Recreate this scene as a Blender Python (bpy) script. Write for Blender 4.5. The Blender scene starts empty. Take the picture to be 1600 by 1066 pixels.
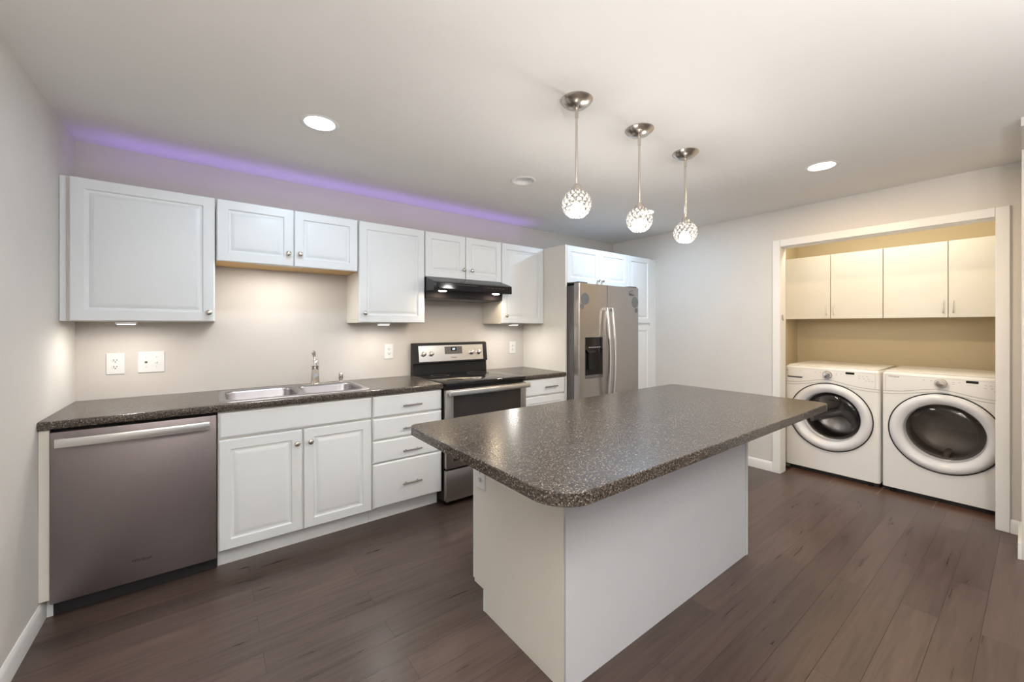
import bpy, bmesh, math, random
from mathutils import Vector, Matrix
random.seed(7)
PI = math.pi
SC = bpy.context.scene
COL = SC.collection

# ------------------------------------------------------------------ camera, world, exposure
CAMX, CAMY, CAMH, YAW, FPX = 0.6088, -3.3337, 1.3424, 0.648, 626.05
cam = bpy.data.cameras.new('camera')
cam.sensor_fit = 'HORIZONTAL'; cam.sensor_width = 36.0
cam.lens = FPX / 1600 * 36.0
cam.shift_y = -(533 - 510.15) / 1600
cam.clip_start = 0.03
cam_o = bpy.data.objects.new('camera', cam); COL.objects.link(cam_o)
cam_o.location = (CAMX, CAMY, CAMH); cam_o.rotation_euler = (PI / 2, 0, -YAW)
SC.camera = cam_o
w = bpy.data.worlds.new('world'); SC.world = w; w.use_nodes = True
w.node_tree.nodes['Background'].inputs[0].default_value = (0.95, 0.97, 1.0, 1)
w.node_tree.nodes['Background'].inputs[1].default_value = 0.35
vs = SC.view_settings
vs.view_transform = 'Standard'; vs.look = 'None'; vs.gamma = 1.0; vs.use_curve_mapping = False
vs.exposure = 0.32
COOL = (0.66, 0.83, 1.0); NEUTRAL = (1.0, 0.955, 0.89); WARM = (1.0, 0.80, 0.55); WHITE = (1, 0.97, 0.93)
P_DOWN, P_UNDER, P_PEND, P_HOOD, P_LAUNDRY, P_GLOW, P_UP = 6.0, 1.7, 5.5, 1.0, 4.4, 1.0, 62.0

# ------------------------------------------------------------------ dimensions
ZC = 2.404; XR = 4.767; XW = 4.882; XB = 5.85; YREAR = -5.0
YO0, YO1 = -1.838, -3.212          # outer edges of the laundry casing
YU, YB, YC = -0.329, -0.635, -0.647
ZUB, ZUT, ZMID = 1.370, 2.116, 1.745

# ------------------------------------------------------------------ materials
def lin(c):
    return tuple(((v / 12.92) if v <= .04045 else ((v + .055) / 1.055) ** 2.4) for v in c)
def rgb(r, g, b): return lin((r / 255, g / 255, b / 255)) + (1,)
MATS = {}
def mat(name, col, rough=.5, metal=0, var=.04, scale=8, bump=0, bscale=80, coat=0, spec=.5, stretch=None, trans=0, aniso=0):
    m = bpy.data.materials.new(name); m.use_nodes = True; nt = m.node_tree; N = nt.nodes; L = nt.links
    b = N['Principled BSDF']
    b.inputs['Roughness'].default_value = rough; b.inputs['Metallic'].default_value = metal
    b.inputs['Coat Weight'].default_value = coat; b.inputs['Specular IOR Level'].default_value = spec
    b.inputs['Transmission Weight'].default_value = trans
    if aniso: b.inputs['Anisotropic'].default_value = aniso
    tc = N.new('ShaderNodeTexCoord'); mp = N.new('ShaderNodeMapping'); L.new(tc.outputs['Object'], mp.inputs[0])
    if stretch: mp.inputs['Scale'].default_value = stretch
    n = N.new('ShaderNodeTexNoise'); n.inputs['Scale'].default_value = scale; n.inputs['Detail'].default_value = 4
    L.new(mp.outputs[0], n.inputs['Vector'])
    r = N.new('ShaderNodeValToRGB'); L.new(n.outputs['Fac'], r.inputs[0])
    r.color_ramp.elements[0].position = .3; r.color_ramp.elements[1].position = .7
    r.color_ramp.elements[0].color = tuple(c * (1 - var) for c in col[:3]) + (1,)
    r.color_ramp.elements[1].color = tuple(min(1, c * (1 + var)) for c in col[:3]) + (1,)
    L.new(r.outputs[0], b.inputs['Base Color'])
    if bump:
        n2 = N.new('ShaderNodeTexNoise'); n2.inputs['Scale'].default_value = bscale; n2.inputs['Detail'].default_value = 3
        L.new(mp.outputs[0], n2.inputs['Vector'])
        bp = N.new('ShaderNodeBump'); bp.inputs['Strength'].default_value = bump; bp.inputs['Distance'].default_value = .004
        L.new(n2.outputs['Fac'], bp.inputs['Height']); L.new(bp.outputs[0], b.inputs['Normal'])
    MATS[name] = m
    return m
def emit(name, col, s):
    m = bpy.data.materials.new(name); m.use_nodes = True; nt = m.node_tree
    nt.nodes.remove(nt.nodes['Principled BSDF'])
    e = nt.nodes.new('ShaderNodeEmission'); e.inputs[0].default_value = tuple(col[:3]) + (1,); e.inputs[1].default_value = s
    nt.links.new(e.outputs[0], nt.nodes['Material Output'].inputs[0])
    return m
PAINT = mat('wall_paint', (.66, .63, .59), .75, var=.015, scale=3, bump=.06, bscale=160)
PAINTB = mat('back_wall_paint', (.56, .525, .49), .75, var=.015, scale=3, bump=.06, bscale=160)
TAN = mat('laundry_paint', (.60, .50, .33), .75, var=.02, scale=3, bump=.06, bscale=160)
CEIL = mat('ceiling_paint', (.82, .80, .77), .85, var=.01, scale=3, bump=.1, bscale=120)
TRIM = mat('trim_white', (.80, .79, .77), .35, var=.01, scale=4)
CABW = mat('cabinet_white', (.74, .765, .785), .36, var=.012, scale=3, bump=.02, bscale=30)
CABIN = mat('cabinet_side_white', (.74, .71, .65), .42, var=.015, scale=3)
ISLDIM = mat('island_white_dimmed', (.57, .58, .61), .4, var=.012, scale=3)  # darker, cooler than the sides: the dim front light is put into the colour
LCAB = mat('laundry_cabinet_white', (.74, .72, .67), .4, var=.012, scale=3)
WOODIN = mat('raw_maple', (.62, .40, .16), .5, var=.15, scale=6, stretch=(1, 12, 12))
STEEL = mat('stainless', (.46, .43, .41), .33, 1, var=.02, scale=14, stretch=(1, 1, 60))
STEELD = mat('dishwasher_steel', (.29, .25, .255), .45, 1, var=.02, scale=14, stretch=(60, 1, 1))
STEELB = mat('bright_steel', (.74, .73, .72), .28, 1, var=.02, scale=20, stretch=(1, 40, 40))
SINKM = mat('sink_steel', (.36, .35, .37), .36, 1, var=.03, scale=20, stretch=(1, 30, 30))
NICKEL = mat('brushed_nickel', (.60, .55, .49), .26, 1, var=.03, scale=30)
NICKD = mat('dark_nickel', (.30, .28, .26), .3, 1, var=.04, scale=30)
CHROME = mat('chrome', (.82, .82, .82), .08, 1, var=.01)
BLACKG = mat('black_gloss', (.010, .009, .010), .08, spec=.4, var=.05, scale=10)
BLACKS = mat('black_satin', (.014, .013, .013), .4, spec=.25, var=.06, scale=20)
BLACKM = mat('black_matte', (.012, .012, .013), .6, var=.06, scale=20)
DGREY = mat('dark_grey_enamel', (.10, .092, .09), .4, var=.04, scale=10)
HOODB = mat('hood_enamel', (.022, .019, .021), .2, spec=.35, var=.04, scale=10)
OVENG = mat('oven_glass', (.028, .023, .021), .06, var=.05, scale=10)
PLAST = mat('white_plastic', (.70, .70, .69), .3, var=.01)
SLOT = mat('slot_grey', (.04, .04, .04), .5, var=.02)
APPW = mat('appliance_white', (.80, .79, .77), .18, var=.008, scale=3)
RINGW = mat('door_ring_white', (.74, .74, .76), .2, var=.008, scale=3)
SEAM = mat('seam_grey', (.38, .37, .36), .4, var=.02)
PRINT = mat('print_grey', (.42, .42, .43), .4, var=.02)
DRUMM = mat('drum_steel', (.20, .19, .185), .25, 1, var=.06, scale=40)
DRUMG = mat('dryer_drum', (.40, .37, .34), .35, .3, var=.03, scale=10)
STICK = mat('sticker_grey', (.14, .14, .145), .45, var=.03)
LOGOD = mat('logo_dark', (.03, .028, .028), .3, var=.02)
LOGOS = mat('logo_silver', (.45, .45, .46), .25, 1, var=.02)
RIBM = mat('rib_grey', (.22, .21, .21), .25, var=.03)
RUBBER = mat('rubber', (.02, .03, .024), .5, var=.1)
def m_glass(name, tint, gloss, rough):
    m = bpy.data.materials.new(name); m.use_nodes = True; nt = m.node_tree; N = nt.nodes; L = nt.links
    N.remove(N['Principled BSDF'])
    t = N.new('ShaderNodeBsdfTransparent'); t.inputs[0].default_value = tuple(tint) + (1,)
    g = N.new('ShaderNodeBsdfGlossy'); g.inputs['Roughness'].default_value = rough
    f = N.new('ShaderNodeFresnel'); f.inputs[0].default_value = 1.5
    mm = N.new('ShaderNodeMath'); mm.operation = 'MULTIPLY'; mm.inputs[1].default_value = gloss
    x = N.new('ShaderNodeMixShader'); L.new(f.outputs[0], mm.inputs[0]); L.new(mm.outputs[0], x.inputs[0])
    L.new(t.outputs[0], x.inputs[1]); L.new(g.outputs[0], x.inputs[2])
    L.new(x.outputs[0], N['Material Output'].inputs[0])
    return m
GLASSW = m_glass('washer_glass', (.75, .74, .73), 1.0, .03)
GLASSD = m_glass('dryer_glass', (.52, .49, .47), 1.0, .05)
def m_crystal():
    m = bpy.data.materials.new('crystal'); m.use_nodes = True; nt = m.node_tree; N = nt.nodes; L = nt.links
    N.remove(N['Principled BSDF'])
    t = N.new('ShaderNodeBsdfTranslucent'); t.inputs[0].default_value = (.74, .73, .70, 1)
    g = N.new('ShaderNodeBsdfGlossy'); g.inputs['Roughness'].default_value = .12
    tr = N.new('ShaderNodeBsdfTransparent'); tr.inputs[0].default_value = (.95, .95, .95, 1)
    x = N.new('ShaderNodeMixShader'); x.inputs[0].default_value = .25
    y = N.new('ShaderNodeMixShader'); y.inputs[0].default_value = .35
    L.new(t.outputs[0], x.inputs[1]); L.new(g.outputs[0], x.inputs[2])
    L.new(x.outputs[0], y.inputs[1]); L.new(tr.outputs[0], y.inputs[2])
    L.new(y.outputs[0], N['Material Output'].inputs[0])
    return m
CRYSTAL = m_crystal()
def m_floor():
    m = bpy.data.materials.new('dark_wood_planks'); m.use_nodes = True; nt = m.node_tree; N = nt.nodes; L = nt.links
    b = N['Principled BSDF']
    tc = N.new('ShaderNodeTexCoord')
    br = N.new('ShaderNodeTexBrick'); br.offset = .37; br.offset_frequency = 2
    br.inputs['Scale'].default_value = 1; br.inputs['Brick Width'].default_value = 1.25; br.inputs['Row Height'].default_value = .127
    br.inputs['Mortar Size'].default_value = .0011; br.inputs['Mortar Smooth'].default_value = .3; br.inputs['Bias'].default_value = 0
    br.inputs['Color1'].default_value = (0, 0, 0, 1); br.inputs['Color2'].default_value = (1, 1, 1, 1); br.inputs['Mortar'].default_value = (.5, .5, .5, 1)
    L.new(tc.outputs['Object'], br.inputs['Vector'])
    mp = N.new('ShaderNodeMapping'); mp.inputs['Scale'].default_value = (1.6, 22, 1); L.new(tc.outputs['Object'], mp.inputs[0])
    # shift the grain per plank
    ad = N.new('ShaderNodeVectorMath'); ad.operation = 'MULTIPLY_ADD'; ad.inputs[1].default_value = (31, 17, 5)
    L.new(br.outputs['Color'], ad.inputs[0]); L.new(mp.outputs[0], ad.inputs[2])
    n = N.new('ShaderNodeTexNoise'); n.inputs['Scale'].default_value = 1.8; n.inputs['Detail'].default_value = 7; n.inputs['Distortion'].default_value = .8
    L.new(ad.outputs[0], n.inputs['Vector'])
    r = N.new('ShaderNodeValToRGB'); L.new(n.outputs['Fac'], r.inputs[0])
    r.color_ramp.elements[0].position = .28; r.color_ramp.elements[0].color = (.055, .036, .029, 1)
    r.color_ramp.elements[1].position = .72; r.color_ramp.elements[1].color = (.100, .067, .055, 1)
    e = r.color_ramp.elements.new(.5); e.color = (.080, .053, .044, 1)
    hv = N.new('ShaderNodeHueSaturation'); L.new(r.outputs[0], hv.inputs['Color'])
    mr = N.new('ShaderNodeMapRange'); mr.inputs['To Min'].default_value = .84; mr.inputs['To Max'].default_value = 1.18
    L.new(br.outputs['Color'], mr.inputs[0]); L.new(mr.outputs[0], hv.inputs['Value'])
    mx = N.new('ShaderNodeMixRGB'); mx.inputs[2].default_value = (.016, .010, .008, 1)
    L.new(br.outputs['Fac'], mx.inputs[0]); L.new(hv.outputs[0], mx.inputs[1]); L.new(mx.outputs[0], b.inputs['Base Color'])
    b.inputs['Roughness'].default_value = .3; b.inputs['Specular IOR Level'].default_value = .5
    rr = N.new('ShaderNodeMapRange'); rr.inputs['To Min'].default_value = .22; rr.inputs['To Max'].default_value = .40
    L.new(n.outputs['Fac'], rr.inputs[0]); L.new(rr.outputs[0], b.inputs['Roughness'])
    n2 = N.new('ShaderNodeTexNoise'); n2.inputs['Scale'].default_value = 9; n2.inputs['Detail'].default_value = 3; L.new(mp.outputs[0], n2.inputs['Vector']); n2.inputs['Scale'].default_value = 1.2
    su = N.new('ShaderNodeMath'); su.operation = 'MULTIPLY_ADD'; su.inputs[1].default_value = -1.2
    L.new(br.outputs['Fac'], su.inputs[0]); L.new(n2.outputs['Fac'], su.inputs[2])
    bp = N.new('ShaderNodeBump'); bp.inputs['Strength'].default_value = .35; bp.inputs['Distance'].default_value = .003
    L.new(su.outputs[0], bp.inputs['Height']); L.new(bp.outputs[0], b.inputs['Normal'])
    return m
FLOORM = m_floor()
def m_tile():
    m = bpy.data.materials.new('brown_tile'); m.use_nodes = True; nt = m.node_tree; N = nt.nodes; L = nt.links
    b = N['Principled BSDF']; tc = N.new('ShaderNodeTexCoord')
    br = N.new('ShaderNodeTexBrick'); br.offset = 0
    br.inputs['Scale'].default_value = 1; br.inputs['Brick Width'].default_value = .31; br.inputs['Row Height'].default_value = .31; br.inputs['Mortar Size'].default_value = .003
    br.inputs['Color1'].default_value = (.085, .042, .028, 1); br.inputs['Color2'].default_value = (.11, .055, .036, 1); br.inputs['Mortar'].default_value = (.25, .20, .16, 1)
    mp = N.new('ShaderNodeMapping'); mp.inputs['Location'].default_value = (-.13, .06, 0)
    L.new(tc.outputs['Object'], mp.inputs[0]); L.new(mp.outputs[0], br.inputs['Vector']); L.new(br.outputs['Color'], b.inputs['Base Color'])
    b.inputs['Roughness'].default_value = .3
    return m
TILEM = m_tile()
def m_counter():
    m = bpy.data.materials.new('speckled_laminate'); m.use_nodes = True; nt = m.node_tree; N = nt.nodes; L = nt.links
    b = N['Principled BSDF']; tc = N.new('ShaderNodeTexCoord')
    n0 = N.new('ShaderNodeTexNoise'); n0.inputs['Scale'].default_value = 170; n0.inputs['Detail'].default_value = 2; L.new(tc.outputs['Object'], n0.inputs['Vector'])
    r0 = N.new('ShaderNodeValToRGB'); L.new(n0.outputs['Fac'], r0.inputs[0])
    r0.color_ramp.elements[0].position = .38; r0.color_ramp.elements[0].color = (.016, .012, .010, 1)
    r0.color_ramp.elements[1].position = .60; r0.color_ramp.elements[1].color = (.085, .066, .052, 1)
    v = N.new('ShaderNodeTexVoronoi'); v.inputs['Scale'].default_value = 215; L.new(tc.outputs['Object'], v.inputs['Vector'])
    sp = N.new('ShaderNodeSeparateColor'); L.new(v.outputs['Color'], sp.inputs[0])
    cr = N.new('ShaderNodeValToRGB'); L.new(sp.outputs[0], cr.inputs[0])
    cr.color_ramp.interpolation = 'CONSTANT'
    cr.color_ramp.elements[0].color = (0, 0, 0, 1); cr.color_ramp.elements[1].position = .62; cr.color_ramp.elements[1].color = (1, 1, 1, 1)
    ds = N.new('ShaderNodeMath'); ds.operation = 'LESS_THAN'; ds.inputs[1].default_value = .42; L.new(v.outputs['Distance'], ds.inputs[0])
    mu = N.new('ShaderNodeMath'); mu.operation = 'MULTIPLY'; L.new(cr.outputs[0], mu.inputs[0]); L.new(ds.outputs[0], mu.inputs[1])
    n1 = N.new('ShaderNodeValToRGB'); L.new(sp.outputs[1], n1.inputs[0])
    n1.color_ramp.elements[0].color = (.11, .09, .07, 1); n1.color_ramp.elements[1].color = (.33, .29, .245, 1)
    mx = N.new('ShaderNodeMixRGB'); L.new(mu.outputs[0], mx.inputs[0]); L.new(r0.outputs[0], mx.inputs[1]); L.new(n1.outputs[0], mx.inputs[2])
    L.new(mx.outputs[0], b.inputs['Base Color'])
    b.inputs['Roughness'].default_value = .23; b.inputs['Specular IOR Level'].default_value = .6
    n2 = N.new('ShaderNodeTexNoise'); n2.inputs['Scale'].default_value = 220; L.new(tc.outputs['Object'], n2.inputs['Vector'])
    bp = N.new('ShaderNodeBump'); bp.inputs['Strength'].default_value = .05; bp.inputs['Distance'].default_value = .001
    L.new(n2.outputs['Fac'], bp.inputs['Height']); L.new(bp.outputs[0], b.inputs['Normal'])
    return m
COUNTER = m_counter()
E_COOL = emit('lamp_cool', (.92, .97, 1), 14); E_WARM = emit('lamp_neutral', (1, .97, .92), 14)
E_BULB = emit('bulb', (1, .95, .88), 10); E_PUCK = emit('puck_lens', (1, .95, .86), 5); E_HOOD = emit('hood_lens', (1, .93, .80), 9)
E_DISP = emit('clock_digits', (.75, .88, 1), 2.2); E_GLOW = emit('glow_violet', (.35, .15, 1), 6)

# ------------------------------------------------------------------ mesh helpers (world coordinates)
class MB:
    def __init__(s): s.b = bmesh.new()
    def box(s, x0, x1, y0, y1, z0, z1, bev=0, seg=1, edges=None):
        if x1 < x0: x0, x1 = x1, x0
        if y1 < y0: y0, y1 = y1, y0
        if z1 < z0: z0, z1 = z1, z0
        b = s.b
        v = [b.verts.new((x, y, z)) for x in (x0, x1) for y in (y0, y1) for z in (z0, z1)]
        fs = [b.faces.new([v[i] for i in q]) for q in ((0, 1, 3, 2), (4, 6, 7, 5), (0, 4, 5, 1), (2, 3, 7, 6), (0, 2, 6, 4), (1, 5, 7, 3))]
        if bev:
            es = list({e for f in fs for e in f.edges})
            if edges: es = [e for e in es if edges((e.verts[0].co + e.verts[1].co) / 2, e.verts[1].co - e.verts[0].co)]
            bmesh.ops.bevel(b, geom=es, offset=bev, segments=seg, affect='EDGES', profile=.5)
        return s
    def rings(s, rings, closed=True, cap0=False, cap1=False):
        b = s.b; prev = None; first = None
        for r in rings:
            cur = [b.verts.new(p) for p in r]
            if prev is not None:
                n = len(cur)
                for i in range(n if closed else n - 1):
                    j = (i + 1) % n
                    b.faces.new((prev[i], prev[j], cur[j], cur[i]))
            else: first = cur
            prev = cur
        if cap0: b.faces.new(list(reversed(first)))
        if cap1: b.faces.new(prev)
        return s
    def lathe(s, prof, o=(0, 0, 0), axis=(0, 0, 1), n=32, cap0=False, cap1=False):
        a = Vector(axis).normalized(); t = Vector((1, 0, 0)) if abs(a.x) < .9 else Vector((0, 1, 0))
        u = a.cross(t).normalized(); v = a.cross(u); o = Vector(o)
        return s.rings([[o + a * h + (u * math.cos(2 * PI * i / n) + v * math.sin(2 * PI * i / n)) * r for i in range(n)] for r, h in prof], True, cap0, cap1)
    def cyl(s, a, b_, r, n=16, r2=None):
        a, b_ = Vector(a), Vector(b_); d = b_ - a
        return s.lathe([(r, 0), (r if r2 is None else r2, d.length)], a, d, n, True, True)
    def tube(s, pts, r, n=10, sq=None):
        pts = [Vector(p) for p in pts]; R = []; up = None
        for i, p in enumerate(pts):
            d = (pts[min(i + 1, len(pts) - 1)] - pts[max(i - 1, 0)]).normalized()
            if up is None:
                t = Vector((0, 0, 1)) if abs(d.z) < .9 else Vector((0, 1, 0)); up = (t - d * t.dot(d)).normalized()
            else: up = (up - d * up.dot(d)).normalized()
            sd = d.cross(up); rr = r[i] if isinstance(r, (list, tuple)) else r
            if sq: R.append([p + sd * a * sq[0] + up * c * sq[1] for a, c in ((-1, -1), (-.8, -1.25), (.8, -1.25), (1, -1), (1, 1), (.8, 1.25), (-.8, 1.25), (-1, 1))])
            else: R.append([p + (sd * math.cos(2 * PI * k / n) + up * math.sin(2 * PI * k / n)) * rr for k in range(n)])
        return s.rings(R, True, True, True)
    def prism(s, poly, axis, a, b_):
        f = {'x': lambda p, t: (t, p[0], p[1]), 'y': lambda p, t: (p[0], t, p[1]), 'z': lambda p, t: (p[0], p[1], t)}[axis]
        return s.rings([[f(p, a) for p in poly], [f(p, b_) for p in poly]], True, True, True)
    def panel(s, o, u, n, wd, ht, rings):
        """slab standing on o, width along u, height along z, outward n; rings = [(inset, depth)...], last one is filled"""
        o, u, n = Vector(o), Vector(u), Vector(n); z = Vector((0, 0, 1)); R = []
        for ins, d in rings:
            R.append([o + u * a + z * c + n * d for a, c in ((ins, ins), (wd - ins, ins), (wd - ins, ht - ins), (ins, ht - ins))])
        s.rings(R, True, True, True); return s
    def sphere(s, o, r, n=12, m=8, sc=(1, 1, 1)):
        mt = Matrix.Translation(o) @ Matrix.Diagonal((*sc, 1))
        bmesh.ops.create_uvsphere(s.b, u_segments=n, v_segments=m, radius=r, matrix=mt); return s
    def mesh(s, name, m, off=(0, 0, 0), ang=32):
        bmesh.ops.remove_doubles(s.b, verts=s.b.verts, dist=1e-6)
        bmesh.ops.recalc_face_normals(s.b, faces=s.b.faces)
        bmesh.ops.translate(s.b, verts=s.b.verts, vec=-Vector(off))
        me = bpy.data.meshes.new(name); s.b.to_mesh(me); s.b.free()
        for p in me.polygons: p.use_smooth = True
        me.set_sharp_from_angle(angle=math.radians(ang))
        me.materials.append(m)
        return me
def bool_cut(mb, cutters):
    """mb minus each cutter MB (exact), returned as a fresh MB"""
    me = bpy.data.meshes.new('tmp'); bmesh.ops.recalc_face_normals(mb.b, faces=mb.b.faces); mb.b.to_mesh(me); mb.b.free()
    o = bpy.data.objects.new('tmp', me); COL.objects.link(o); tmp = []
    for c in cutters:
        bmesh.ops.recalc_face_normals(c.b, faces=c.b.faces)
        cm = bpy.data.meshes.new('cut'); c.b.to_mesh(cm); c.b.free(); co = bpy.data.objects.new('cut', cm); COL.objects.link(co)
        md = o.modifiers.new('b', 'BOOLEAN'); md.operation = 'DIFFERENCE'; md.solver = 'EXACT'; md.object = co; tmp.append(co)
    dg = bpy.context.evaluated_depsgraph_get(); dg.update()
    res = bpy.data.meshes.new_from_object(o.evaluated_get(dg))
    out = MB(); out.b.from_mesh(res)
    for x in tmp + [o]: bpy.data.objects.remove(x, do_unlink=True)
    return out

def props(o, label=None, cat=None, group=None, kind=None):
    for k, v in (('label', label), ('category', cat), ('group', group), ('kind', kind)):
        if v: o[k] = v
    return o
def thing(name, label, cat, loc, group=None):
    o = bpy.data.objects.new(name, None); COL.objects.link(o); o.location = loc; o.empty_display_size = .1
    return props(o, label, cat, group)
def wloc(o):
    v = Vector(o.location)
    while o.parent: o = o.parent; v += o.location
    return v
def part(name, mb, m, parent, label=None, ang=32, pivot=None):
    """mesh given in world coordinates, stored relative to its own pivot"""
    base = wloc(parent); piv = Vector(pivot) if pivot else base
    o = bpy.data.objects.new(name, mb.mesh(name, m, piv, ang)); COL.objects.link(o); o.parent = parent; o.location = piv - base
    if label: o['label'] = label
    return o
def single(name, mb, m, label, cat, loc, group=None, ang=32):
    o = bpy.data.objects.new(name, mb.mesh(name, m, loc, ang)); COL.objects.link(o); o.location = loc
    return props(o, label, cat, group)
def struct(name, mb, m, label=None, ang=32):
    o = bpy.data.objects.new(name, mb.mesh(name, m, (0, 0, 0), ang)); COL.objects.link(o)
    cat = name.split('_')[0]
    return props(o, label, cat, None, 'structure')
def tree(o, parent=None, dv=(0, 0, 0)):
    c = o.copy(); COL.objects.link(c)
    if parent: c.parent = parent
    else: c.location = Vector(o.location) + Vector(dv)
    for ch in list(o.children): tree(ch, c)
    return c
def light(name, kind, loc, power, col, parent=None, size=.1, rot=(0, 0, 0), spread=None, shape='DISK', size_y=None):
    l = bpy.data.lights.new(name, kind); l.energy = power; l.color = col
    if kind == 'AREA':
        l.shape = shape; l.size = size
        if size_y: l.size_y = size_y
        if spread: l.spread = spread
    else: l.shadow_soft_size = size
    o = bpy.data.objects.new(name, l); COL.objects.link(o); o.rotation_euler = rot
    if parent: o.parent = parent; o.location = Vector(loc) - wloc(parent)
    else: o.location = loc
    return o
def text(name, s, h, m, parent, o, u, v, n, ext=.0006, shear=0, wd=None):
    cu = bpy.data.curves.new('txt', 'FONT'); cu.body = s; cu.size = 1; cu.extrude = .5; cu.shear = shear
    cu.align_x = 'CENTER'; cu.align_y = 'CENTER'
    ob = bpy.data.objects.new('txt', cu); COL.objects.link(ob)
    dg = bpy.context.evaluated_depsgraph_get(); dg.update()
    me = bpy.data.meshes.new_from_object(ob.evaluated_get(dg)); bpy.data.objects.remove(ob, do_unlink=True)
    xs = [q.co.x for q in me.vertices]; sx = h if wd is None else wd / (max(xs) - min(xs))
    o, u, v, n = Vector(o), Vector(u), Vector(v), Vector(n); mb = MB(); mb.b.from_mesh(me)
    for q in mb.b.verts: q.co = o + u * q.co.x * sx + v * q.co.y * h + n * ((q.co.z + .5) * ext)
    return part(name, mb, m, parent)
X1, Y1, Z1 = Vector((1, 0, 0)), Vector((0, 1, 0)), Vector((0, 0, 1))
RAISED = [(0, 0), (0, .015), (.004, .0195), (.054, .0195), (.060, .011), (.070, .010), (.088, .0175), (.092, .018)]
SLAB = [(0, 0), (0, .013), (.010, .0195), (.014, .0195)]
FLAT = [(0, 0), (0, .017), (.0015, .0185)]

# ------------------------------------------------------------------ room shell
downs = [(1.072, -1.058), (3.847, -2.455), (3.85, -1.11), (2.44, -1.053), (1.07, -3.9), (3.4, -4.4)]
mb = MB().box(-.12, 6.1, YREAR, .12, ZC, ZC + .03)
struct('ceiling', bool_cut(mb, [MB().cyl((x, y, ZC - .1), (x, y, ZC + .1), .076, 40) for x, y in downs]), CEIL, 'smooth off-white painted ceiling')
struct('floor', MB().box(-.12, 4.868, YREAR, .12, -.04, 0), FLOORM, 'dark brown wood plank floor')
struct('floor_laundry', MB().box(4.868, XB + .1, -3.40, -1.60, -.04, -.001), TILEM, 'reddish brown tile floor under the laundry machines')
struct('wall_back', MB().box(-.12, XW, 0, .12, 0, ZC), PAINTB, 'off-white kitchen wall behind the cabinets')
struct('wall_left', MB().box(-.12, 0, YREAR, 0, 0, ZC), PAINT, 'off-white wall on the left')
mb = MB().box(XR, XW, 0, YO0 - .05, 0, ZC).box(XR, XW, YO1 + .05, -3.5, 0, ZC).box(XR, XW, YO0 - .05, YO1 + .05, 2.075, ZC)
struct('wall_right', mb, PAINT, 'wall on the right with a wide opening to the laundry')
# front wall edge beside the viewer: a short return and the header over the opening the viewer stands in
th = math.atan2(.027, 2.06)
mb = MB().prism([(XR - .001, -3.259), (4.34, -3.2655), (4.34, -3.40), (XR - .001, -3.40)], 'z', 0, ZC)
mb.prism([(4.34, -3.2655), (3.90, -3.2715), (3.90, -3.30), (4.34, -3.30)], 'z', 2.36, ZC)
struct('wall_front', mb, PAINT, 'end of the front wall at the right edge')
struct('wall_laundry_back', MB().box(XB, XB + .1, -3.40, -1.60, 0, ZC), TAN, 'tan back wall of the laundry closet')
struct('wall_laundry_left', MB().box(XW, XB, -1.69, -1.60, 0, ZC), TAN, 'tan left wall of the laundry closet')
struct('wall_laundry_right', MB().box(XW, XB, -3.36, -3.27, 0, ZC), TAN, 'tan right wall of the laundry closet')
BB = [(0, 0), (.013, 0), (.013, .068), (.009, .080), (.004, .088), (0, .088)]
struct('baseboard_left', MB().prism([(.0 + a, b) for a, b in BB], 'y', YREAR, -.57), TRIM, 'white baseboard along the left wall')
mb = MB().prism([(XR - a, b) for a, b in BB], 'y', -.60, YO0 + .0005).prism([(XR - a, b) for a, b in BB], 'y', YO1 - .0005, -3.26)
struct('baseboard_right', mb, TRIM, 'white baseboard along the right wall')
struct('baseboard_front', MB().prism([(XR - .014, -3.2595), (4.335, -3.266), (4.335, -3.252), (XR - .014, -3.2455)], 'z', 0, .088), TRIM, 'white baseboard on the front wall return')
JT = .012
struct('trim_1', MB().box(XR - .017, XR, YO0, YO0 - .062, 0, 2.129, .003).box(XR, XW, YO0 - .05, YO0 - .05 - JT, 0, 2.075), TRIM, 'white casing and jamb left of the laundry opening')
struct('trim_2', MB().box(XR - .017, XR, YO1, YO1 + .061, 0, 2.129, .003).box(XR, XW, YO1 + .05, YO1 + .05 + JT, 0, 2.075), TRIM, 'white casing and jamb right of the laundry opening')
struct('trim_3', MB().box(XR - .017, XR, YO0 - .0625, YO1 + .0615, 2.066, 2.129, .003).box(XR, XW, YO0 - .0625, YO1 + .0625, 2.062, 2.075), TRIM, 'white head casing over the laundry opening')
# rear of the room behind the viewer: a wall whose wide opening is shaped to let fill light in
mb = MB().box(-.12, 6.1, YREAR - .1, YREAR, 2.25, ZC).box(-.12, .25, YREAR - .1, YREAR, 0, 2.25).box(5.6, 6.1, YREAR - .1, YREAR, 0, 2.25)
struct('wall_rear', mb, PAINT, 'wall behind the viewer with a wide opening added for fill light')
struct('wall_far_right', MB().box(6.0, 6.1, YREAR, -3.5, 0, ZC), PAINT, 'right wall of the room behind the viewer')

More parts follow.
